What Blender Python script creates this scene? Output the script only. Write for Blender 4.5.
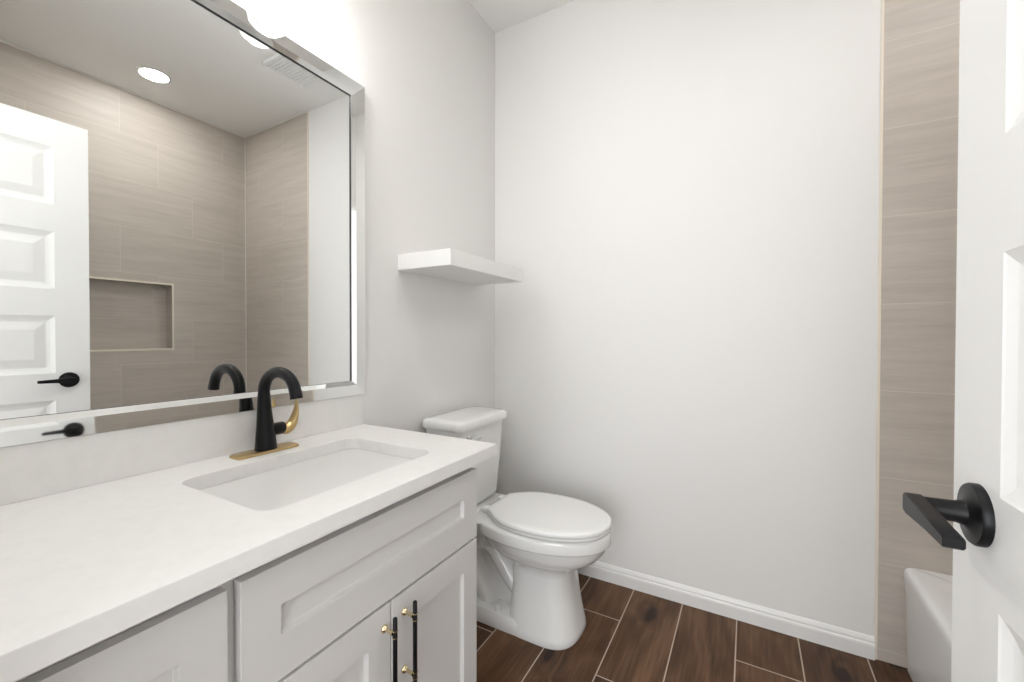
import bpy, bmesh, math, random
from mathutils import Vector, Matrix
random.seed(4)
for o in list(bpy.data.objects): bpy.data.objects.remove(o, do_unlink=True)
scn = bpy.context.scene
COL = scn.collection
PI = math.pi

# ------------------------------------------------------------------ camera
cam_d = bpy.data.cameras.new('camera'); cam = bpy.data.objects.new('camera', cam_d); COL.objects.link(cam)
F_PX, YAW, PITCH, ROLL = 418.44, 0.51367, -0.01072, 0.00148
Fv = Vector((-math.sin(YAW)*math.cos(PITCH), math.cos(YAW)*math.cos(PITCH), math.sin(PITCH)))
Rv = Vector((math.cos(YAW), math.sin(YAW), 0)); Uv = Rv.cross(Fv)
R2 = Rv*math.cos(ROLL)+Uv*math.sin(ROLL); U2 = -Rv*math.sin(ROLL)+Uv*math.cos(ROLL)
m = Matrix((R2, U2, -Fv)).transposed().to_4x4()
m.translation = Vector((1.179, -1.903, 1.132))
cam.matrix_world = m
cam_d.sensor_width = 36; cam_d.lens = F_PX*36/1024; cam_d.clip_start = .02
scn.camera = cam

# ------------------------------------------------------------------ world, exposure
w = bpy.data.worlds.new('world'); scn.world = w; w.use_nodes = True
w.node_tree.nodes['Background'].inputs[0].default_value = (.95, .975, 1, 1)
w.node_tree.nodes['Background'].inputs[1].default_value = 6.8
scn.view_settings.view_transform = 'Standard'; scn.view_settings.look = 'None'
scn.view_settings.gamma = 1; scn.view_settings.use_curve_mapping = False
scn.view_settings.exposure = 0.07
BULB = 47.0      # vanity bulbs
CAN = 118.0       # recessed light over the tub, also the added one by the vanity
HALL_FILL = 2.5      # unseen fill panel added in the hall beyond the doorway

# ------------------------------------------------------------------ materials
def mat(name, col, rough=.5, metal=0, spec=.5, emit=None, strength=0, coat=0, bump=0, bscale=200):
    m = bpy.data.materials.new(name); m.use_nodes = True
    nt = m.node_tree; b = nt.nodes['Principled BSDF']
    b.inputs['Base Color'].default_value = (*col, 1); b.inputs['Roughness'].default_value = rough
    b.inputs['Metallic'].default_value = metal; b.inputs['Specular IOR Level'].default_value = spec
    b.inputs['Coat Weight'].default_value = coat; b.inputs['Coat Roughness'].default_value = .05
    if emit: b.inputs['Emission Color'].default_value = (*emit, 1); b.inputs['Emission Strength'].default_value = strength
    if bump:
        n = nt.nodes.new('ShaderNodeTexNoise'); n.inputs['Scale'].default_value = bscale
        tc = nt.nodes.new('ShaderNodeTexCoord'); nt.links.new(tc.outputs['Object'], n.inputs['Vector'])
        bp = nt.nodes.new('ShaderNodeBump'); bp.inputs['Strength'].default_value = bump; bp.inputs['Distance'].default_value = .002
        nt.links.new(n.outputs['Fac'], bp.inputs['Height']); nt.links.new(bp.outputs['Normal'], b.inputs['Normal'])
    return m
M = {}
M['wall'] = mat('wall_paint', (.83, .822, .808), .55, spec=.3, bump=.15, bscale=160)
M['ceiling'] = mat('ceiling_paint', (.88, .872, .855), .7, spec=.2, bump=.15, bscale=120)
M['trim'] = mat('trim_enamel', (.84, .83, .82), .3)
M['door'] = mat('door_enamel', (.86, .855, .845), .32)
M['shelf'] = mat('shelf_paint', (.88, .875, .86), .4)
M['cab'] = mat('cabinet_paint', (.70, .69, .68), .35)
M['ceramic'] = mat('glazed_ceramic', (.86, .86, .85), .08, coat=.5)
M['seat'] = mat('seat_plastic', (.88, .88, .87), .2)
M['basin'] = mat('basin_ceramic', (.93, .93, .92), .12, coat=.4)
M['tub'] = mat('tub_acrylic', (.86, .86, .85), .18)
M['black'] = mat('matte_black_metal', (.006, .006, .007), .36, metal=0, spec=.22)
M['gold'] = mat('brushed_gold', (.56, .41, .20), .28, metal=1)
M['goldpale'] = mat('champagne_gold', (.74, .62, .40), .2, metal=1)
M['chrome'] = mat('chrome', (.8, .8, .8), .12, metal=1)
M['mirror'] = mat('mirror_silver', (.90, .915, .91), .0, metal=1)
M['mirror_strip'] = mat('mirror_silver_strip', (.87, .885, .875), .03, metal=1)
M['rim'] = mat('polished_glass_rim', (.75, .76, .75), .15)
M['mirror_back'] = mat('mirror_backing', (.02, .025, .03), .4)
M['edge'] = mat('cream_tile_edging', (.84, .77, .66), .35)
M['caulk'] = mat('white_caulk', (.8, .78, .74), .5)
M['bulb'] = mat('lit_bulb', (1, 1, 1), .5, emit=(1, .985, .955), strength=BULB)
M['can'] = mat('lit_lens', (1, 1, 1), .5, emit=(1, .985, .96), strength=CAN)
M['hall'] = mat('hall_fill_emitter', (1, 1, 1), .5, emit=(1, .98, .95), strength=HALL_FILL)  # emission of the added hall fill panel
M['nickel'] = mat('satin_nickel', (.62, .61, .6), .3, metal=1)
M['plastic'] = mat('white_plastic', (.82, .82, .81), .35)
M['dark'] = mat('dark_gap', (.03, .03, .03), .7)

def glass_mat():
    m = bpy.data.materials.new('clear_glass_shade'); m.use_nodes = True; nt = m.node_tree; nt.nodes.clear()
    out = nt.nodes.new('ShaderNodeOutputMaterial'); mx = nt.nodes.new('ShaderNodeMixShader')
    tr = nt.nodes.new('ShaderNodeBsdfTransparent'); 
    lw = nt.nodes.new('ShaderNodeLayerWeight'); lw.inputs['Blend'].default_value = .25; gl = nt.nodes.new('ShaderNodeBsdfTranslucent')
    tr.inputs['Color'].default_value = (.95, .96, .96, 1)
    mu = nt.nodes.new('ShaderNodeMath'); mu.operation = 'MULTIPLY'; mu.inputs[1].default_value = .45; nt.links.new(lw.outputs['Facing'], mu.inputs[0]); nt.links.new(mu.outputs[0], mx.inputs[0]); nt.links.new(tr.outputs[0], mx.inputs[1]); nt.links.new(gl.outputs[0], mx.inputs[2])
    nt.links.new(mx.outputs[0], out.inputs[0]); return m
M['glass'] = glass_mat()

def quartz():
    m = mat('white_quartz', (.84, .835, .82), .42, spec=.35); nt = m.node_tree; b = nt.nodes['Principled BSDF']
    tc = nt.nodes.new('ShaderNodeTexCoord'); n = nt.nodes.new('ShaderNodeTexNoise'); n.inputs['Scale'].default_value = 45; n.inputs['Detail'].default_value = 6
    r = nt.nodes.new('ShaderNodeValToRGB'); r.color_ramp.elements[0].position = .3; r.color_ramp.elements[0].color = (.785, .775, .76, 1)
    r.color_ramp.elements[1].position = .6; r.color_ramp.elements[1].color = (.81, .80, .785, 1)
    nt.links.new(tc.outputs['Object'], n.inputs['Vector']); nt.links.new(n.outputs['Fac'], r.inputs[0]); nt.links.new(r.outputs[0], b.inputs['Base Color'])
    return m
M['quartz'] = quartz()

class N:
    """tiny helper for math node chains"""
    def __init__(s, nt): s.nt = nt
    def m(s, op, a, b=None, c=None):
        n = s.nt.nodes.new('ShaderNodeMath'); n.operation = op
        for i, v in enumerate((a, b, c)):
            if v is None: continue
            if isinstance(v, (int, float)): n.inputs[i].default_value = v
            else: s.nt.links.new(v, n.inputs[i])
        return n.outputs[0]

def tile_mat(name, axes, v0, W, L, u0, stag, grout_w, grout_col, kind):
    """axes: (long axis, cross axis). rows of width W start at v0 on the cross axis; joints every L on the long axis, row k shifted by stag*k"""
    m = mat(name, (.5, .5, .5), .4); nt = m.node_tree; b = nt.nodes['Principled BSDF']; k = N(nt)
    tc = nt.nodes.new('ShaderNodeTexCoord'); sp = nt.nodes.new('ShaderNodeSeparateXYZ'); nt.links.new(tc.outputs['Object'], sp.inputs[0])
    U = sp.outputs['XYZ'.index(axes[0])]; V = sp.outputs['XYZ'.index(axes[1])]
    vr = k.m('DIVIDE', k.m('SUBTRACT', V, v0), W); row = k.m('FLOOR', vr); fv = k.m('SUBTRACT', vr, row)
    ur = k.m('DIVIDE', k.m('SUBTRACT', k.m('SUBTRACT', U, u0), k.m('MULTIPLY', row, stag)), L); col = k.m('FLOOR', ur); fu = k.m('SUBTRACT', ur, col)
    dv = k.m('MULTIPLY', k.m('MINIMUM', fv, k.m('SUBTRACT', 1.0, fv)), W)
    du = k.m('MULTIPLY', k.m('MINIMUM', fu, k.m('SUBTRACT', 1.0, fu)), L)
    d = k.m('MINIMUM', du, dv); g = k.m('LESS_THAN', d, grout_w/2)
    idc = nt.nodes.new('ShaderNodeCombineXYZ'); nt.links.new(row, idc.inputs[0]); nt.links.new(col, idc.inputs[1])
    wn = nt.nodes.new('ShaderNodeTexWhiteNoise'); wn.noise_dimensions = '3D'; nt.links.new(idc.outputs[0], wn.inputs['Vector'])
    # per tile offset texture coordinates, stretched along the long axis
    off = k.m('MULTIPLY', wn.outputs['Value'], 37.0)
    cv = nt.nodes.new('ShaderNodeCombineXYZ'); nt.links.new(U, cv.inputs[0]); nt.links.new(V, cv.inputs[1]); nt.links.new(off, cv.inputs[2])
    mp = nt.nodes.new('ShaderNodeMapping'); nt.links.new(cv.outputs[0], mp.inputs[0])
    n1 = nt.nodes.new('ShaderNodeTexNoise'); n2 = nt.nodes.new('ShaderNodeTexNoise')
    nt.links.new(mp.outputs[0], n1.inputs['Vector'])
    mp2 = nt.nodes.new('ShaderNodeMapping'); nt.links.new(cv.outputs[0], mp2.inputs[0]); nt.links.new(mp2.outputs[0], n2.inputs['Vector'])
    r = nt.nodes.new('ShaderNodeValToRGB')
    if kind == 'stone':
        mp.inputs['Scale'].default_value = (2.2, 26, 1); n1.inputs['Scale'].default_value = 1.0; n1.inputs['Detail'].default_value = 6; n1.inputs['Distortion'].default_value = .5
        mp2.inputs['Scale'].default_value = (9, 150, 1); n2.inputs['Scale'].default_value = 1.0; n2.inputs['Detail'].default_value = 3
        f = k.m('ADD', k.m('ADD', k.m('MULTIPLY', n1.outputs['Fac'], .60), k.m('MULTIPLY', n2.outputs['Fac'], .35)), k.m('MULTIPLY', wn.outputs['Value'], .06))
        cr = r.color_ramp; cr.elements[0].position = .33; cr.elements[0].color = (.49, .438, .39, 1)
        cr.elements[1].position = .68; cr.elements[1].color = (.60, .54, .485, 1)
        e = cr.elements.new(.5); e.color = (.545, .492, .44, 1)
    else:
        mp.inputs['Scale'].default_value = (1.6, 6.5, 1); n1.inputs['Scale'].default_value = 1.0; n1.inputs['Detail'].default_value = 2.5; n1.inputs['Distortion'].default_value = .8
        mp2.inputs['Scale'].default_value = (5, 95, 1); n2.inputs['Scale'].default_value = 1.0; n2.inputs['Detail'].default_value = 4
        # knots: a few dark ovals, with the rings bending round them
        vo = nt.nodes.new('ShaderNodeTexVoronoi'); vo.voronoi_dimensions = '2D'; cv2 = nt.nodes.new('ShaderNodeCombineXYZ')
        nt.links.new(k.m('MULTIPLY', k.m('ADD', U, off), 2.1), cv2.inputs[0]); nt.links.new(k.m('MULTIPLY', k.m('ADD', V, k.m('MULTIPLY', off, .7)), 4.3), cv2.inputs[1])
        nt.links.new(cv2.outputs[0], vo.inputs['Vector']); vo.inputs['Scale'].default_value = 1.0
        kd = vo.outputs['Distance']
        kn = k.m('POWER', k.m('SUBTRACT', 1.0, k.m('MINIMUM', k.m('DIVIDE', kd, .13), 1.0)), 1.0)
        halo = k.m('SUBTRACT', 1.0, k.m('MINIMUM', k.m('DIVIDE', kd, .5), 1.0))
        ring = k.m('PINGPONG', k.m('ADD', k.m('MULTIPLY', n1.outputs['Fac'], 8.0), k.m('MULTIPLY', k.m('MULTIPLY', halo, halo), 4.0)), 1.0)
        f = k.m('ADD', k.m('ADD', k.m('MULTIPLY', ring, .17), k.m('MULTIPLY', n2.outputs['Fac'], .42)), k.m('ADD', k.m('MULTIPLY', wn.outputs['Value'], .12), k.m('MULTIPLY', n1.outputs['Fac'], .34)))
        f = k.m('SUBTRACT', f, k.m('ADD', k.m('MULTIPLY', kn, .45), k.m('MULTIPLY', k.m('MULTIPLY', halo, halo), .12)))
        cr = r.color_ramp; cr.elements[0].position = .22; cr.elements[0].color = (.025, .012, .0065, 1)
        cr.elements[1].position = .85; cr.elements[1].color = (.215, .115, .060, 1)
        e = cr.elements.new(.52); e.color = (.096, .048, .024, 1)
    nt.links.new(f, r.inputs[0])
    mx = nt.nodes.new('ShaderNodeMix'); mx.data_type = 'RGBA'
    nt.links.new(g, mx.inputs[0]); nt.links.new(r.outputs[0], mx.inputs[6]); mx.inputs[7].default_value = (*grout_col, 1)
    nt.links.new(mx.outputs[2], b.inputs['Base Color'])
    b.inputs['Specular IOR Level'].default_value = .4 if kind == 'stone' else .22
    rr = k.m('ADD', .42 if kind == 'stone' else .38, k.m('MULTIPLY', g, .4)); nt.links.new(rr, b.inputs['Roughness'])
    bp = nt.nodes.new('ShaderNodeBump'); bp.inputs['Strength'].default_value = .35; bp.inputs['Distance'].default_value = .0015
    hh = k.m('ADD', k.m('MULTIPLY', k.m('SUBTRACT', 1.0, g), 1.0), k.m('MULTIPLY', n2.outputs['Fac'], .25))
    nt.links.new(hh, bp.inputs['Height']); nt.links.new(bp.outputs['Normal'], b.inputs['Normal'])
    return m
M['tile_x'] = tile_mat('stone_tile_far', ('X', 'Z'), .342, .3015, .61, 1.575, .305, .0028, (.65, .59, .53), 'stone')
M['tile_y'] = tile_mat('stone_tile_side', ('Y', 'Z'), .342, .3015, .61, .03, -.203, .0028, (.65, .59, .53), 'stone')
M['floor'] = tile_mat('wood_look_floor', ('Y', 'X'), .337, .2025, .915, .055-.915, -.305, .0044, (.50, .41, .33), 'wood')

# ------------------------------------------------------------------ object helpers
def root_loc(o):
    while o.parent: o = o.parent
    return o.location
def obj(name, bm, m, parent=None, smooth=None, loc=None, recalc=True):
    if recalc: bmesh.ops.recalc_face_normals(bm, faces=bm.faces)
    me = bpy.data.meshes.new(name); bm.to_mesh(me); bm.free()
    for x in (m if isinstance(m, (list, tuple)) else [m]): me.materials.append(x)
    o = bpy.data.objects.new(name, me); COL.objects.link(o)
    if smooth is not None:
        me.shade_smooth(); me.set_sharp_from_angle(angle=math.radians(smooth))
    if parent:
        me.transform(Matrix.Translation(-root_loc(parent))); o.parent = parent
    elif loc is not None:
        me.transform(Matrix.Translation(-Vector(loc))); o.location = loc
    return o
def tag(o, label, cat=None, kind=None, group=None):
    o['label'] = label
    if cat: o['category'] = cat
    if kind: o['kind'] = kind
    if group: o['group'] = group
    return o
def thing(name, label, cat, loc, group=None):
    o = bpy.data.objects.new(name, None); COL.objects.link(o); o.location = loc; o.empty_display_size = .1
    return tag(o, label, cat, None, group)
def box(bm, a, b, bev=0, seg=2, mi=0):
    r = bmesh.ops.create_cube(bm, size=1)
    vs = r['verts']
    for v in vs: v.co = Vector([a[i]+(b[i]-a[i])*(v.co[i]+.5) for i in range(3)])
    fs = list({f for v in vs for f in v.link_faces})
    for f in fs: f.material_index = mi
    if bev:
        es = list({e for v in vs for e in v.link_edges})
        bmesh.ops.bevel(bm, geom=es, offset=bev, segments=seg, affect='EDGES', profile=.5, clamp_overlap=True)
    return bm
def B(a, b, bev=0, seg=2): return box(bmesh.new(), a, b, bev, seg)
def loft(bm, rings, cap=True, mi=0):
    R = [[bm.verts.new(p) for p in r] for r in rings]; n = len(R[0]); fs = []
    for i in range(len(R)-1):
        for j in range(n): fs.append(bm.faces.new((R[i][j], R[i][(j+1) % n], R[i+1][(j+1) % n], R[i+1][j])))
    if cap: fs.append(bm.faces.new(R[0][::-1])); fs.append(bm.faces.new(R[-1]))
    for f in fs: f.material_index = mi
    return bm
def tube(bm, pts, rad, n=20, sy=1.0, cap=True, mi=0):
    """sweep along pts; rad list or number"""
    pts = [Vector(p) for p in pts]; rings = []
    up = None
    for i, p in enumerate(pts):
        t = (pts[min(i+1, len(pts)-1)]-pts[max(i-1, 0)]).normalized()
        if up is None: up = Vector((0, 1, 0)) if abs(t.y) < .9 else Vector((1, 0, 0))
        s = (up-t*up.dot(t)).normalized(); q = t.cross(s); up = s
        r = rad[i] if isinstance(rad, (list, tuple)) else rad
        rings.append([p+s*math.cos(a)*r*sy+q*math.sin(a)*r for a in [2*PI*j/n for j in range(n)]])
    return loft(bm, rings, cap, mi)
def lathe(bm, o, axis, prof, n=32, mi=0, cap=True):
    o = Vector(o); ax = Vector(axis).normalized(); s = Vector((0, 1, 0)) if abs(ax.y) < .9 else Vector((1, 0, 0)); s = (s-ax*s.dot(ax)).normalized(); q = ax.cross(s)
    return loft(bm, [[o+ax*h+(s*math.cos(2*PI*j/n)+q*math.sin(2*PI*j/n))*max(r, .0002) for j in range(n)] for r, h in prof], cap, mi)
def spline(P, k=8):
    """Catmull-Rom through points (tuples of any length)"""
    out = []; n = len(P)
    for i in range(n-1):
        p0, p1, p2, p3 = P[max(i-1, 0)], P[i], P[i+1], P[min(i+2, n-1)]
        for j in range(k):
            t = j/k
            out.append(tuple(.5*((2*b)+(-a+c)*t+(2*a-5*b+4*c-d)*t*t+(-a+3*b-3*c+d)*t**3) for a, b, c, d in zip(p0, p1, p2, p3)))
    out.append(tuple(P[-1])); return out
def rrect(x0, x1, y0, y1, r, z, k=6):
    pts = []
    for cx, cy, a0 in ((x1-r, y1-r, 0), (x0+r, y1-r, 90), (x0+r, y0+r, 180), (x1-r, y0+r, 270)):
        for j in range(k+1):
            a = math.radians(a0+90*j/k); pts.append((cx+r*math.cos(a), cy+r*math.sin(a), z))
    return pts
def profile_run(bm, prof, p0, p1, nrm):
    """extrude a (distance off wall, height) profile from p0 to p1; nrm = direction into the room"""
    n = Vector(nrm); rings = []
    for p in (p0, p1): rings.append([Vector(p)+n*a+Vector((0, 0, h)) for a, h in prof])
    return loft(bm, rings)
def paneled(bm, mp, u0, u1, v0, v1, panels, prof, thick, both=False):
    """slab with recessed / raised panels. mp(u, v, d) maps to space, d is out of the front. prof: [(inset, depth)]"""
    def quad(a, b, c, d):
        bm.faces.new([bm.verts.new(mp(*p)) for p in (a, b, c, d)])
    def side(d0, sg):
        pu0, pu1 = panels[0][0], panels[0][1]
        quad((u0, v0, d0), (pu0, v0, d0), (pu0, v1, d0), (u0, v1, d0))
        quad((pu1, v0, d0), (u1, v0, d0), (u1, v1, d0), (pu1, v1, d0))
        zs = [v0]+[z for p in sorted(panels, key=lambda p: p[2]) for z in (p[2], p[3])]+[v1]
        for i in range(0, len(zs), 2): quad((pu0, zs[i], d0), (pu1, zs[i], d0), (pu1, zs[i+1], d0), (pu0, zs[i+1], d0))
        for a, b, c, e in panels:
            prev = None
            for ins, dep in prof:
                R = [bm.verts.new(mp(x, y, d0+sg*dep)) for x, y in ((a+ins, c+ins), (b-ins, c+ins), (b-ins, e-ins), (a+ins, e-ins))]
                if prev:
                    for j in range(4): bm.faces.new((prev[j], prev[(j+1) % 4], R[(j+1) % 4], R[j]))
                prev = R
            bm.faces.new(prev)
    side(0, 1)
    if both: side(-thick, -1)
    else: quad((u0, v0, -thick), (u0, v1, -thick), (u1, v1, -thick), (u1, v0, -thick))
    quad((u0, v0, 0), (u0, v0, -thick), (u1, v0, -thick), (u1, v0, 0)); quad((u0, v1, 0), (u0, v1, -thick), (u1, v1, -thick), (u1, v1, 0))
    quad((u0, v0, 0), (u0, v0, -thick), (u0, v1, -thick), (u0, v1, 0)); quad((u1, v0, 0), (u1, v0, -thick), (u1, v1, -thick), (u1, v1, 0))
    bmesh.ops.remove_doubles(bm, verts=bm.verts, dist=1e-5)
    return bm
def S(name, bm, m, label, smooth=None): return tag(obj(name, bm, m, None, smooth), label, None, 'structure')

# ------------------------------------------------------------------ room shell
H = 2.74; W = 2.38; YN = -1.955; XT = 1.575
S('floor', B((-.12, -3.3, -.1), (W+.12, .12, 0)), M['floor'], 'dark brown wood-look plank tile floor with pale grout lines')
S('ceiling', B((-.12, -3.3, H), (W+.12, .12, H+.1)), M['ceiling'], 'plain pale grey painted ceiling')
S('wall_left', B((-.12, -3.3, 0), (0, 0, H)), M['wall'], 'white painted wall behind the vanity and toilet')
S('wall_far', B((-.12, 0, 0), (XT-.002, .12, H)), M['wall'], 'white painted wall beside the toilet, ending at the tile')
S('wall_far_tiled', B((XT+.006, -.003, 0), (W+.12, .12, H)), M['tile_x'], 'beige stone-look tile strip at the head of the tub')
# right wall of the tub alcove with its niche
NY0, NY1, NZ0, NZ1, ND = -1.12, -.505, 1.045, 1.49, .09
bm = bmesh.new()
def q(*p): bm.faces.new([bm.verts.new(v) for v in p])
for (ya, yb, za, zb) in ((-1.52, NY0, 0, H), (NY1, 0, 0, H), (NY0, NY1, 0, NZ0), (NY0, NY1, NZ1, H)):
    q((W, ya, za), (W, yb, za), (W, yb, zb), (W, ya, zb))
N2 = W+ND
q((N2, NY0, NZ0), (N2, NY1, NZ0), (N2, NY1, NZ1), (N2, NY0, NZ1))
q((W, NY0, NZ0), (W, NY1, NZ0), (N2, NY1, NZ0), (N2, NY0, NZ0)); q((W, NY0, NZ1), (W, NY1, NZ1), (N2, NY1, NZ1), (N2, NY0, NZ1))
q((W, NY0, NZ0), (W, NY0, NZ1), (N2, NY0, NZ1), (N2, NY0, NZ0)); q((W, NY1, NZ0), (W, NY1, NZ1), (N2, NY1, NZ1), (N2, NY1, NZ0))
X3 = W+.12
q((X3, -1.52, 0), (X3, 0, 0), (X3, 0, H), (X3, -1.52, H))
q((W, -1.52, H), (X3, -1.52, H), (X3, 0, H), (W, 0, H)); q((W, -1.52, 0), (X3, -1.52, 0), (X3, 0, 0), (W, 0, 0))
q((W, -1.52, 0), (X3, -1.52, 0), (X3, -1.52, H), (W, -1.52, H)); q((W, 0, 0), (X3, 0, 0), (X3, 0, H), (W, 0, H))
bmesh.ops.remove_doubles(bm, verts=bm.verts, dist=1e-5)
S('wall_right', bm, M['tile_y'], 'beige stone-look tiled wall along the tub with a recessed niche')
S('wall_tub_foot', B((XT, -2.05, 0), (W+.12, -1.5201, H)), M['tile_x'], 'tiled end wall at the foot of the tub')
# near wall with the doorway
DX0, DX1, DZ = .66, 1.44, 2.065
bm = bmesh.new(); box(bm, (0, YN-.11, 0), (DX0, YN, H)); box(bm, (DX1, YN-.11, 0), (XT, YN, H)); box(bm, (DX0, YN-.11, DZ), (DX1, YN, H))
S('wall_near', bm, M['wall'], 'white painted wall with the doorway')
bm = bmesh.new()
for a, b_ in (((DX0, YN-.125, 0), (DX0+.018, YN+.012, DZ)), ((DX1-.001, YN-.125, 0), (DX1+.017, YN+.012, DZ)), ((DX0, YN-.125, DZ-.018), (DX1+.017, YN+.012, DZ))): box(bm, a, b_, .002)
S('trim_1', bm, M['trim'], 'white door jamb around the doorway')
bm = bmesh.new(); hx0, hx1, hz0, hz1 = .25, 1.95, .25, 2.0  # opening for a window added so world light fills the room
for a, b_ in (((-.12, -3.42, 0), (hx0, -3.3, H)), ((hx1, -3.42, 0), (W+.12, -3.3, H)), ((hx0, -3.42, 0), (hx1, -3.3, hz0)), ((hx0, -3.42, hz1), (hx1, -3.3, H))): box(bm, a, b_)
S('wall_hall', bm, M['wall'], 'white hall wall beyond the doorway with an added window opening for fill light')
bm = bmesh.new()
for a, b_ in (((hx0, -3.40, hz0), (hx0+.04, -3.33, hz1)), ((hx1-.04, -3.40, hz0), (hx1, -3.33, hz1)), ((hx0+.04, -3.40, hz0), (hx1-.04, -3.33, hz0+.04)), ((hx0+.04, -3.40, hz1-.04), (hx1-.04, -3.33, hz1)), ((hx0+.04, -3.39, 1.11), (hx1-.04, -3.34, 1.14))): box(bm, a, b_)
S('fill_window_1', bm, M['trim'], 'white frame of an unseen window added in the hall for fill light')  # added window, out of direct view, brings fill light through the doorway
pl = bpy.data.lights.new('fill_window_portal', 'AREA'); pl.shape = 'RECTANGLE'; pl.size = hx1-hx0; pl.size_y = hz1-hz0; pl.cycles.is_portal = True  # samples world light through the added window
po = bpy.data.objects.new('fill_window_portal', pl); COL.objects.link(po); po.location = ((hx0+hx1)/2, -3.41, (hz0+hz1)/2); po.rotation_euler = (math.radians(90), 0, 0)
S('wall_hall_side', B((W, -3.3, 0), (W+.12, -2.05, H)), M['wall'], 'white side wall of the hall')
# tile edging strips
S('trim_2', B((XT-.002, -.006, 0), (XT+.006, .05, H), .001), M['edge'], 'thin cream metal edging where tile meets painted wall')
bm = bmesh.new(); e = .011
for a, b_ in (((W-.003, NY0-e, NZ1), (W+.006, NY1+e, NZ1+e)), ((W-.003, NY0-e, NZ0-e), (W+.006, NY1+e, NZ0)), ((W-.003, NY1, NZ0), (W+.006, NY1+e, NZ1)), ((W-.003, NY0-e, NZ0), (W+.006, NY0, NZ1))): box(bm, a, b_)
S('trim_3', bm, M['edge'], 'thin cream edging framing the tiled niche')
bm = bmesh.new(); box(bm, (XT+.006, -.009, H-.009), (W, -.003, H)); box(bm, (W-.007, -1.52, H-.009), (W, -.003, H)); box(bm, (W-.004, -.007, .36), (W, -.003, H-.009))
S('trim_4', bm, M['caulk'], 'thin white caulk line where the tile meets the ceiling')
BP = [(0, 0), (.014, 0), (.014, .046), (.0125, .052), (.009, .055), (.009, .062), (.0065, .068), (.003, .074), (0, .076)]
S('baseboard_far', profile_run(bmesh.new(), BP, (0, 0, 0), (XT-.002, 0, 0), (0, -1, 0)), M['trim'], 'white moulded baseboard along the wall beside the toilet')
S('baseboard_left', profile_run(bmesh.new(), BP, (0, -.93, 0), (0, -.0142, 0), (1, 0, 0)), M['trim'], 'white moulded baseboard behind the toilet')

# ------------------------------------------------------------------ mirror
MY0, MY1, MZ0, MZ1 = -1.935, -.887, .9325, 1.992
t = thing('mirror', 'large rectangular wall mirror with an angled glass border, above the vanity', 'mirror', (0.001, (MY0+MY1)/2, MZ0))
def ring(prof):
    bm = bmesh.new(); prev = None
    for ins, x in prof:
        R = [bm.verts.new(v) for v in ((x, MY0+ins, MZ0+ins), (x, MY1-ins, MZ0+ins), (x, MY1-ins, MZ1-ins), (x, MY0+ins, MZ1-ins))]
        if prev:
            for j in range(4): bm.faces.new((prev[j], prev[(j+1) % 4], R[(j+1) % 4], R[j]))
        prev = R
    return bm
def face_x(bm):   # make every face look into the room
    for f in bm.faces:
        f.normal_update()
        if f.normal.x < 0: f.normal_flip()
    return bm
bm = bmesh.new(); box(bm, (.001, MY0+.002, MZ0+.002), (.0020, MY1-.002, MZ1-.002))
obj('backing', bm, M['mirror_back'], t)
g = face_x(ring([(.0495, .0075), (.5, .0075)])); 
bm = bmesh.new(); box(bm, (.0021, MY0+.047, MZ0+.047), (.0035, MY1-.047, MZ1-.047)); g.free()
obj('mirror_glass', bm, M['mirror'], t)
st = obj('border_strip', face_x(ring([(0.0005, .0210), (.0350, .0183)])), M['mirror_strip'], t, recalc=False)
obj('polished_rim', ring([(0, .0020), (0.0005, .0210)]), M['rim'], st)
st['label'] = 'angled glass border strip'
obj('bevel', face_x(ring([(.0350, .0183), (.0475, .0085)])), M['mirror'], st, recalc=False)
obj('dark_edge', face_x(ring([(.0475, .0085), (.0482, .0036)])), M['mirror_back'], st, recalc=False)

# ------------------------------------------------------------------ vanity
VX = .52; VY1 = -.932; VYN = YN
cab = thing('vanity_cabinet', 'light grey-white shaker vanity cabinet under the quartz counter', 'cabinet', (.27, -1.44, 0))
bm = bmesh.new()
box(bm, (.003, VYN+.002, .10), (VX-.021, VY1-.0012, .795)); box(bm, (.003, VYN+.002, .0), (VX-.09, VY1-.0012, .10))
bx = VX-.0205
obj('carcass', bm, M['cab'], cab)
mpx = lambda u, v, d: (VX+d, u, v)
SH = [(0, 0), (.0008, -.001), (.003, -.0105)]
def shaker(name, y0, y1, z0, z1, rail=.06, rb=None):
    rb = rb or rail
    o = obj(name, paneled(bmesh.new(), mpx, y0, y1, z0, z1, [(y0+.062, y1-.060, z0+rb, z1-rail)], SH, .0195), M['cab'], cab)
    bv = o.modifiers.new('edge', 'BEVEL'); bv.width = .0012; bv.segments = 1; bv.limit_method = 'ANGLE'; bv.angle_limit = math.radians(60)
    return o
def pull(parent, y, ztop, n=2):
    x = VX+.032; pz = (ztop-.034, ztop-.034-.128)
    bm = bmesh.new()
    lathe(bm, (x, y, ztop-.196), (0, 0, 1), [(.0001, 0), (.0035, .0005), (.0048, .0025), (.0048, .1935), (.0035, .1955), (.0001, .196)], 20)
    h = obj('handle', bm, M['black'], parent, 50); h['label'] = 'black bar pull on gold posts'
    for z in pz:
        bm = bmesh.new()
        lathe(bm, (VX, y, z), (1, 0, 0), [(.0085, 0), (.0085, .0025), (.0065, .005), (.0038, .008), (.0038, .018), (.0055, .022), (.0055, .027)], 20)
        for dz in (-.007, .007): lathe(bm, (x, y, z+dz-.0012), (0, 0, 1), [(.0049, 0), (.0060, .0003), (.0060, .0021), (.0049, .0024)], 20)
        pp = obj('post', bm, M['goldpale'], parent, 40)
shaker('false_drawer_front', -1.5605, -.934, .5735, .763, .068, .071)
dl = shaker('door', -1.5605, -1.2585, .105, .567, .068); dr = shaker('door', -1.2555, -.934, .105, .567, .068)
dl['label'] = 'left door of the sink base'; dr['label'] = 'right door of the sink base'
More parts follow.
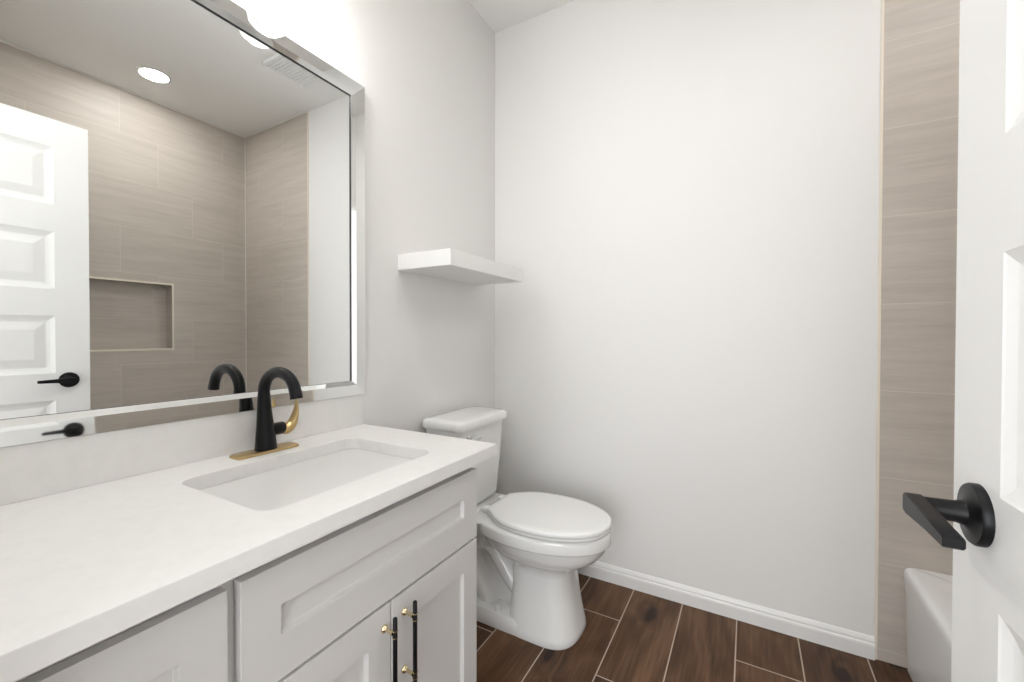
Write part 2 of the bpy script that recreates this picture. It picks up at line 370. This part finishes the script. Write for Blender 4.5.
pull(dl, -1.278, .555); pull(dr, -1.219, .557)
shaker('drawer_front', -1.948, -1.578, .5735, .7615, .068, .071)['label'] = 'drawer front of the narrow left bank'
dd = shaker('door', -1.948, -1.578, .105, .567, .068); dd['label'] = 'door of the narrow left bank'
pull(dd, -1.604, .555)

CX0, CX1, CY0, CY1, CZ0, CZ1 = 0.0015, .56, YN+.002, -.889, .795, .827
SX0, SX1, SY0, SY1 = .137, .457, -1.488, -1.042
# countertop slab with a rounded cut-out
bm = bmesh.new()
k = 8
inner = rrect(SX0, SX1, SY0, SY1, .035, CZ1, k)
def outer_for(p):
    # project hole point to the rectangle border from the hole centre
    cx, cy = (SX0+SX1)/2, (SY0+SY1)/2; dx, dy = p[0]-cx, p[1]-cy; s = 1e9
    if dx > 1e-9: s = min(s, (CX1-cx)/dx)
    if dx < -1e-9: s = min(s, (CX0-cx)/dx)
    if dy > 1e-9: s = min(s, (CY1-cy)/dy)
    if dy < -1e-9: s = min(s, (CY0-cy)/dy)
    return (cx+dx*s, cy+dy*s)
outs = [outer_for(p) for p in inner]
# snap the border points nearest each corner onto it
for c in ((CX0, CY0), (CX0, CY1), (CX1, CY0), (CX1, CY1)):
    i = min(range(len(outs)), key=lambda i: (outs[i][0]-c[0])**2+(outs[i][1]-c[1])**2); outs[i] = c
n = len(inner); e = .0015
def ringv(pts, z): return [bm.verts.new((p[0], p[1], z)) for p in pts]
it, ot, ib, ob = ringv(inner, CZ1), ringv(outs, CZ1), ringv(inner, CZ0), ringv(outs, CZ0)
for i in range(n):
    j = (i+1) % n
    for a, b_, c, d in ((it[i], it[j], ot[j], ot[i]), (ib[i], ob[i], ob[j], ib[j]), (it[i], ib[i], ib[j], it[j]), (ot[i], ot[j], ob[j], ob[i])):
        try: bm.faces.new((a, b_, c, d))
        except ValueError: pass
ct = obj('countertop', bm, M['quartz'], None, loc=(.28, -1.42, CZ0))
bv = ct.modifiers.new('edge', 'BEVEL'); bv.width = .0015; bv.segments = 2; bv.limit_method = 'ANGLE'; bv.angle_limit = math.radians(60)
tag(ct, 'white quartz countertop with a rectangular sink cut-out', 'countertop')
tag(obj('backsplash', B((.0015, YN+.002, CZ1), (.016, -.889, .932), .0012), M['quartz'], None, loc=(.01, -1.42, CZ1)), 'low white quartz backsplash strip under the mirror', 'backsplash')
# undermount sink
sink = thing('sink', 'white rectangular undermount sink set in the quartz counter', 'sink', (.297, -1.255, CZ0-.001))
bm = bmesh.new(); z = CZ0-.001; c = .004
secs = [(-.012, z), (-.004, z), (.0005, z-.004), (.004, z-.02), (.012, z-.07), (.022, z-.118), (.034, z-.132), (.06, z-.139), (.12, z-.143)]
rings = []
for ins, zz in secs: rings.append(rrect(SX0+ins, SX1-ins, SY0+ins*1.3, SY1-ins*1.3, max(.038-ins*.1, .02) if ins < .05 else .03, zz, 8))
out = [rrect(SX0+ins-.012, SX1-ins+.012, SY0+ins-.012, SY1-ins+.012, .045, zz-.012, 8) for ins, zz in secs[1:6]]
loft(bm, out[::-1]+rings, cap=True)
obj('basin', bm, M['basin'], sink, 40)
bm = bmesh.new(); lathe(bm, (.297, -1.255, z-.1435), (0, 0, 1), [(.001, .001), (.02, .001), (.024, .003), (.031, .003), (.032, .0005)], 32)
obj('drain', bm, M['gold'], sink, 40)

# ------------------------------------------------------------------ faucet
fx, fy, fz = .070, -1.261, CZ1+.0005
fc = thing('faucet', 'matte black gooseneck faucet with gold lever and gold deck plate on the counter', 'faucet', (fx, fy, fz))
bm = bmesh.new(); rings = []
for s, zz in ((0, 0), (0, .004), (.0025, .0065)): rings.append(rrect(fx-.027+s, fx+.028-s, -1.343+s, -1.180-s, .014, fz+zz, 6))
obj('deck_plate', loft(bm, rings), M['gold'], fc, 40)
zb = fz+.0066
P = [(fx, zb, .0265), (fx-.001, zb+.03, .0240), (fx-.004, zb+.07, .0200), (fx-.007, zb+.11, .0168), (fx-.008, zb+.14, .0152)]
ax0, az0 = fx-.008, zb+.150
for a in range(0, 166, 15):
    th = math.radians(a); P.append((ax0+.0675*(1-math.cos(th)), az0+.055*math.sin(th), .0142))
P.append((ax0+.1375, az0+.002, .0146)); P.append((ax0+.1398, az0-.008, .0150))
P = spline(P, 4)
bm = bmesh.new(); tube(bm, [(p[0], fy, p[1]) for p in P], [p[2] for p in P], 32)
obj('spout_body', bm, M['black'], fc, 40)
# side stub and lever
bm = bmesh.new(); lathe(bm, (fx, fy+.012, zb+.048), (0, 1, 0), [(.0165, 0), (.0165, .034), (.0150, .036), (.001, .036)], 28)
obj('valve_stub', bm, M['black'], fc, 40)
LP = [(fx, fy+.046, zb+.046, .0150, .95), (fx+.002, fy+.056, zb+.045, .0175, .9), (fx+.004, fy+.069, zb+.055, .0170, .72), (fx+.005, fy+.077, zb+.074, .0140, .58), (fx+.005, fy+.082, zb+.094, .0100, .5), (fx+.004, fy+.083, zb+.112, .006, .5), (fx+.003, fy+.083, zb+.122, .0035, .5)]
LP = spline(LP, 5); bm = bmesh.new(); rings = []
for i, p in enumerate(LP):
    a = Vector(LP[max(i-1, 0)][:3]); b_ = Vector(LP[min(i+1, len(LP)-1)][:3]); t_ = (b_-a).normalized(); s = Vector((1, 0, 0)); s = (s-t_*s.dot(t_)).normalized(); qv = t_.cross(s)
    rings.append([Vector(p[:3])+s*math.cos(g_)*p[3]+qv*math.sin(g_)*p[3]*p[4] for g_ in [2*PI*j/20 for j in range(20)]])
obj('lever', loft(bm, rings), M['gold'], fc, 50)

# ------------------------------------------------------------------ floating shelf
tag(obj('floating_shelf', B((.001, -.712, 1.387), (.256, -.166, 1.447), .0025), M['shelf'], None, loc=(.13, -.44, 1.387)), 'thick white floating shelf on the wall above the toilet', 'shelf')

# ------------------------------------------------------------------ toilet
TY = -.405
toi = thing('toilet', 'white two-piece toilet with closed elongated seat between vanity and wall', 'toilet', (.4, TY, 0))
def egg(xb, xf, hw, z, n=56, pw=1.0, pb=.75, f=.45):
    xc = xb+(xf-xb)*f; pts = []
    for j in range(n):
        a = 2*PI*j/n; c_, s_ = math.cos(a), math.sin(a)
        if c_ >= 0: x = xc+(xf-xc)*abs(c_)**pw; y = hw*abs(s_)**pw
        else: x = xc-(xc-xb)*abs(c_)**pb; y = hw*abs(s_)**pb
        pts.append((x, TY+math.copysign(y, s_), z))
    return pts
bm = bmesh.new()
# pedestal + bowl
secs = [(.370, .634, .126, 0, .7, .35), (.370, .642, .129, .012, .7, .35), (.372, .638, .126, .03, .7, .35), (.375, .624, .116, .10, .7, .38), (.378, .612, .107, .18, .7, .4), (.376, .606, .103, .235, .7, .42),
        (.38, .610, .104, .264, .7, .5), (.345, .634, .116, .277, .75, .6), (.30, .672, .138, .293, .85, .7), (.265, .704, .155, .313, .9, .75), (.24, .726, .166, .338, .95, .75),
        (.228, .734, .1705, .358, .98, .75), (.222, .738, .1735, .3635, 1, .75), (.212, .744, .1795, .3665, 1, .75), (.209, .745, .1805, .371, 1, .75), (.205, .745, .180, .400, 1, .75),
(.205, .743, .178, .408, 1, .75), (.21, .735, .171, .4135, 1, .75)]
loft(bm, [egg(a, b_, hw, z, pw=pw, pb=pb, f=.5 if z < .25 else .47) for a, b_, hw, z, pw, pb in secs])
# deck behind the bowl, under the tank
loft(bm, [rrect(x0, x1, TY-hw, TY+hw, r, z) for x0, x1, hw, r, z in ((.06, .30, .075, .05, .26), (.05, .32, .10, .05, .31), (.035, .33, .13, .04, .35), (.03, .34, .145, .035, .37), (.03, .345, .150, .035, .404), (.034, .336, .144, .03, .410))])
# rear column, foot
loft(bm, [rrect(x0, x1, TY-hw, TY+hw, r, z) for x0, x1, hw, r, z in ((.12, .46, .052, .04, .03), (.13, .46, .034, .03, .1), (.12, .46, .034, .03, .2), (.09, .46, .06, .05, .29))])
loft(bm, [rrect(x0, x1, TY-hw, TY+hw, r, z) for x0, x1, hw, r, z in ((.10, .46, .125, .05, 0), (.10, .46, .128, .05, .012), (.103, .46, .125, .05, .045), (.107, .46, .119, .045, .056), (.14, .46, .07, .035, .062))])
# trapway tube, standing proud of the sides
TP = spline([(.50, .115), (.43, .125), (.375, .165), (.325, .225), (.27, .285), (.215, .295), (.175, .255), (.175, .19), (.215, .12), (.255, .06), (.27, .01)], 6)
tube(bm, [(p[0], TY, p[1]) for p in TP], .050, 24, sy=1.8)
obj('bowl', bm, M['ceramic'], toi, 50)
# bolt caps
for s in (-1, 1):
    bm = bmesh.new(); lathe(bm, (.325, TY+s*.098, .056), (0, 0, 1), [(.015, 0), (.015, .006), (.012, .014), (.008, .018), (.001, .019)], 20); obj('bolt_cap', bm, M['plastic'], toi, 50)
def lidshape(z, g=0, xb=.270):
    prof = [(xb+g, .0), (xb+g, .088-g), (xb+g+.005, .094-g), (.30, .112-g), (.345, .148-g), (.40, .171-g), (.48, .180-g), (.56, .174-g), (.63, .152-g), (.69, .116-g), (.730-g*.6, .068-g), (.7475-g, .0)]
    h = spline(prof[1:], 5); pts = [(x, TY+y, z) for x, y in h]+[(x, TY-y, z) for x, y in h[::-1][1:]]
    return pts
bm = bmesh.new(); loft(bm, [lidshape(.4145, .006), lidshape(.418, .002), lidshape(.426, .002), lidshape(.4275, .005)]); obj('seat', bm, M['seat'], toi, 50)
bm = bmesh.new(); loft(bm, [lidshape(.4305, .005), lidshape(.4325, .001), lidshape(.441, .0), lidshape(.446, .003), lidshape(.4485, .010), lidshape(.450, .03)]); obj('seat_lid', bm, M['seat'], toi, 50)
for s in (-1, 1): obj('hinge', B((.236, TY+s*.062-.018, .413), (.280, TY+s*.062+.018, .438), .006), M['seat'], toi, 40)
# tank
bm = bmesh.new(); c = TY-.02
loft(bm, [rrect(x0, x1, c-hw, c+hw, r, z, 6) for x0, x1, hw, r, z in ((.045, .165, .130, .035, .413), (.035, .185, .150, .035, .422), (.032, .192, .156, .033, .44), (.028, .201, .168, .03, .60), (.025, .209, .173, .028, .757))])
obj('tank', bm, M['ceramic'], toi, 50)
bm = bmesh.new(); loft(bm, [rrect(x0, x1, c-hw, c+hw, r, z, 6) for x0, x1, hw, r, z in ((.024, .216, .178, .03, .7585), (.018, .226, .186, .032, .762), (.018, .228, .188, .034, .768), (.018, .228, .188, .034, .786), (.021, .224, .184, .034, .795), (.03, .214, .178, .034, .799), (.06, .18, .15, .03, .801))])
obj('tank_lid', bm, M['ceramic'], toi, 50)
bm = bmesh.new(); lathe(bm, (.205, c-.112, .722), (1, 0, 0), [(.014, 0), (.014, .006), (.010, .009), (.006, .012), (.006, .018)], 24)
tube(bm, [(.222, c-.112, .722), (.226, c-.09, .722), (.228, c-.05, .720)], [.006, .0065, .0045], 12)
obj('flush_lever', bm, M['chrome'], toi, 50)

# ------------------------------------------------------------------ bathtub
TX = 1.646; t = thing('bathtub', 'white alcove bathtub behind the open door at the tiled wall', 'bathtub', (2.0, -.76, 0))
bm = bmesh.new(); y0, y1, x1 = -1.517, -.005, W-.003
def tr(i, z, r=.012): return rrect(TX+i, x1, y0, y1, r, z, 8)
O = [tr(.012, .0), tr(.010, .05), tr(.006, .25), tr(.0, .315), tr(.0, .335), tr(.003, .343), tr(.010, .348), tr(.022, .350)]
I = [(.07, .350, .09), (.078, .347, .09), (.086, .338, .09), (.10, .28, .09), (.125, .10, .10), (.15, .06, .10), (.20, .05, .08)]
O += [rrect(TX+i, x1-i*.7, y0+i, y1-i, r, z, 8) for i, z, r in I]
loft(bm, O); obj('tub_shell', bm, M['tub'], t, 50)
bm = bmesh.new(); lathe(bm, (2.0, -.27, .0495), (0, 0, 1), [(.001, .004), (.025, .004), (.032, .001)], 24); obj('drain', bm, M['nickel'], t, 40)

# ------------------------------------------------------------------ open door
DXF = 1.397; DY0, DY1 = -1.915, -1.199
dr_mp = lambda u, v, d: (DXF-d, u, v)
PAN = [(DY0+.108, DY1-.108, a-.243, a) for a in (1.932, 1.574, 1.216, .858, .50)]
PR = [(0, 0), (.003, -.0015), (.014, -.0055), (.024, -.0075), (.028, -.0075), (.056, -.003), (.060, -.0025)]
door = obj('door_1', paneled(bmesh.new(), dr_mp, DY0, DY1, .012, 2.049, PAN, PR, .035, True), M['door'])
bv = door.modifiers.new('edge', 'BEVEL'); bv.width = .0015; bv.segments = 2; bv.limit_method = 'ANGLE'; bv.angle_limit = math.radians(60)
tag(door, 'white five-panel interior door standing open into the room', None, 'structure')
HY, HZ = -1.267, .9415
def door_handle(xf, s):
    bm = bmesh.new(); lathe(bm, (xf, HY, HZ), (s, 0, 0), [(.0325, 0), (.0325, .006), (.0308, .0085), (.018, .0100), (.0135, .013), (.0115, .020), (.011, .048), (.0112, .0595), (.001, .060)], 40)
    h = obj('door_handle', bm, M['black'], door, 35)
    # flat lever blade, tapering in height towards its tip
    bm = bmesh.new(); xs = (xf+s*.0440, xf+s*.0600); rings = []
    for y, zt, zb_ in ((HY+.0105, .0085, -.0085), (HY+.007, .0112, -.0112), (HY-.004, .0115, -.0112), (HY-.060, .0085, -.0065), (HY-.101, .0065, -.0050), (HY-.103, .005, -.0035)):
        x0, x1_ = min(xs), max(xs); r_ = .0012
        rings.append([(x0, y, HZ+zb_+r_), (x0+r_, y, HZ+zb_), (x1_-r_, y, HZ+zb_), (x1_, y, HZ+zb_+r_), (x1_, y, HZ+zt-r_), (x1_-r_, y, HZ+zt), (x0+r_, y, HZ+zt), (x0, y, HZ+zt-r_)])
    obj('lever', loft(bm, rings), M['black'], h, 35)
door_handle(DXF, -1); door_handle(DXF+.035, 1)
for z in (.22, 1.03, 1.84):
    bm = bmesh.new(); lathe(bm, (DXF+.038, DY0-.004, z-.045), (0, 0, 1), [(.005, 0), (.006, .002), (.006, .088), (.005, .09)], 16); box(bm, (DXF+.005, DY0-.0025, z-.045), (DXF+.036, DY0-.0002, z+.045))
    obj('hinge', bm, M['black'], door, 40)
obj('latch_plate', B((DXF+.005, DY1+.0001, HZ-.028), (DXF+.030, DY1+.0015, HZ+.028), .0005), M['black'], door)

# ------------------------------------------------------------------ lamps and vent
vl = thing('vanity_light', 'wall-mounted vanity light with three glowing glass shades over the mirror', 'light fixture', (0.001, -1.42, 2.2))
obj('backplate', B((.001, -1.76, 2.185), (.022, -1.08, 2.245), .004), M['nickel'], vl)
def shade_set(y):
    bm = bmesh.new(); tube(bm, [(.022, y, 2.215), (.07, y, 2.222), (.105, y, 2.215), (.12, y, 2.19), (.12, y, 2.172)], .007, 12)
    lathe(bm, (.12, y, 2.172), (0, 0, -1), [(.022, 0), (.024, .004), (.024, .03), (.02, .032)], 24)
    a = obj('arm', bm, M['nickel'], vl, 40)
    bm = bmesh.new(); lathe(bm, (.12, y, 2.158), (0, 0, -1), [(.026, 0), (.045, .012), (.054, .03), (.056, .06), (.055, .10), (.048, .122), (.032, .136), (.012, .1405), (.0005, .141)], 32, cap=False)
    obj('glass_shade', bm, M['glass'], a, 60)
    bm = bmesh.new(); lathe(bm, (.12, y, 2.139), (0, 0, -1), [(.014, 0), (.016, .012), (.028, .03), (.036, .052), (.037, .068), (.031, .088), (.018, .102), (.004, .106)], 24)
    obj('bulb', bm, M['bulb'], a, 60)
for y in (-1.67, -1.42, -1.17): shade_set(y)

for lx, ly, lab in ((2.03, -.726, 'round recessed ceiling light glowing above the tub, seen in the mirror'), (.95, -1.35, 'unseen recessed fill light added in the middle of the room, in front of the vanity')):  # the second one is added out of view to brighten the room
    rl = thing('recessed_light', lab, 'ceiling light', (lx, ly, H), 'recessed ceiling lights')
    bm = bmesh.new(); lathe(bm, (lx, ly, H), (0, 0, -1), [(.088, 0), (.088, .002), (.082, .004), (.070, .003), (.070, 0)], 40, cap=False); obj('trim_ring', bm, M['plastic'], rl, 40)
    bm = bmesh.new(); lathe(bm, (lx, ly, H-.0005), (0, 0, -1), [(.070, 0), (.070, .0015)], 40); obj('lens', bm, M['can'], rl)

vt = thing('exhaust_vent', 'square white exhaust fan grille on the ceiling', 'vent', (1.18, -.34, H))
VXc, VYc, h2 = 1.18, -.34, .135
bm = bmesh.new()
for a, b_ in (((-h2, -h2), (h2, -h2+.02)), ((-h2, h2-.02), (h2, h2)), ((-h2, -h2+.02), (-h2+.02, h2-.02)), ((h2-.02, -h2+.02), (h2, h2-.02))): box(bm, (VXc+a[0], VYc+a[1], H-.022), (VXc+b_[0], VYc+b_[1], H-.001), .003)
obj('grille_frame', bm, M['plastic'], vt)
bm = bmesh.new()
for i in range(11): box(bm, (VXc-h2+.02, VYc-h2+.028+i*.0205, H-.020), (VXc+h2-.02, VYc-h2+.040+i*.0205, H-.014))
obj('slats', bm, M['plastic'], vt)
obj('fan_housing', B((VXc-h2+.02, VYc-h2+.02, H-.0150), (VXc+h2-.02, VYc+h2-.02, H-.001)), M['plastic'], vt)

tag(obj('hall_fill_panel', B((.55, -2.95, H-.03), (1.5, -2.35, H-.002), .004), M['hall'], None, loc=(1.0, -2.65, H)), 'unseen flat fill panel added under the hall ceiling beyond the doorway', 'ceiling light')  # glowing panel added out of view as fill from the hall
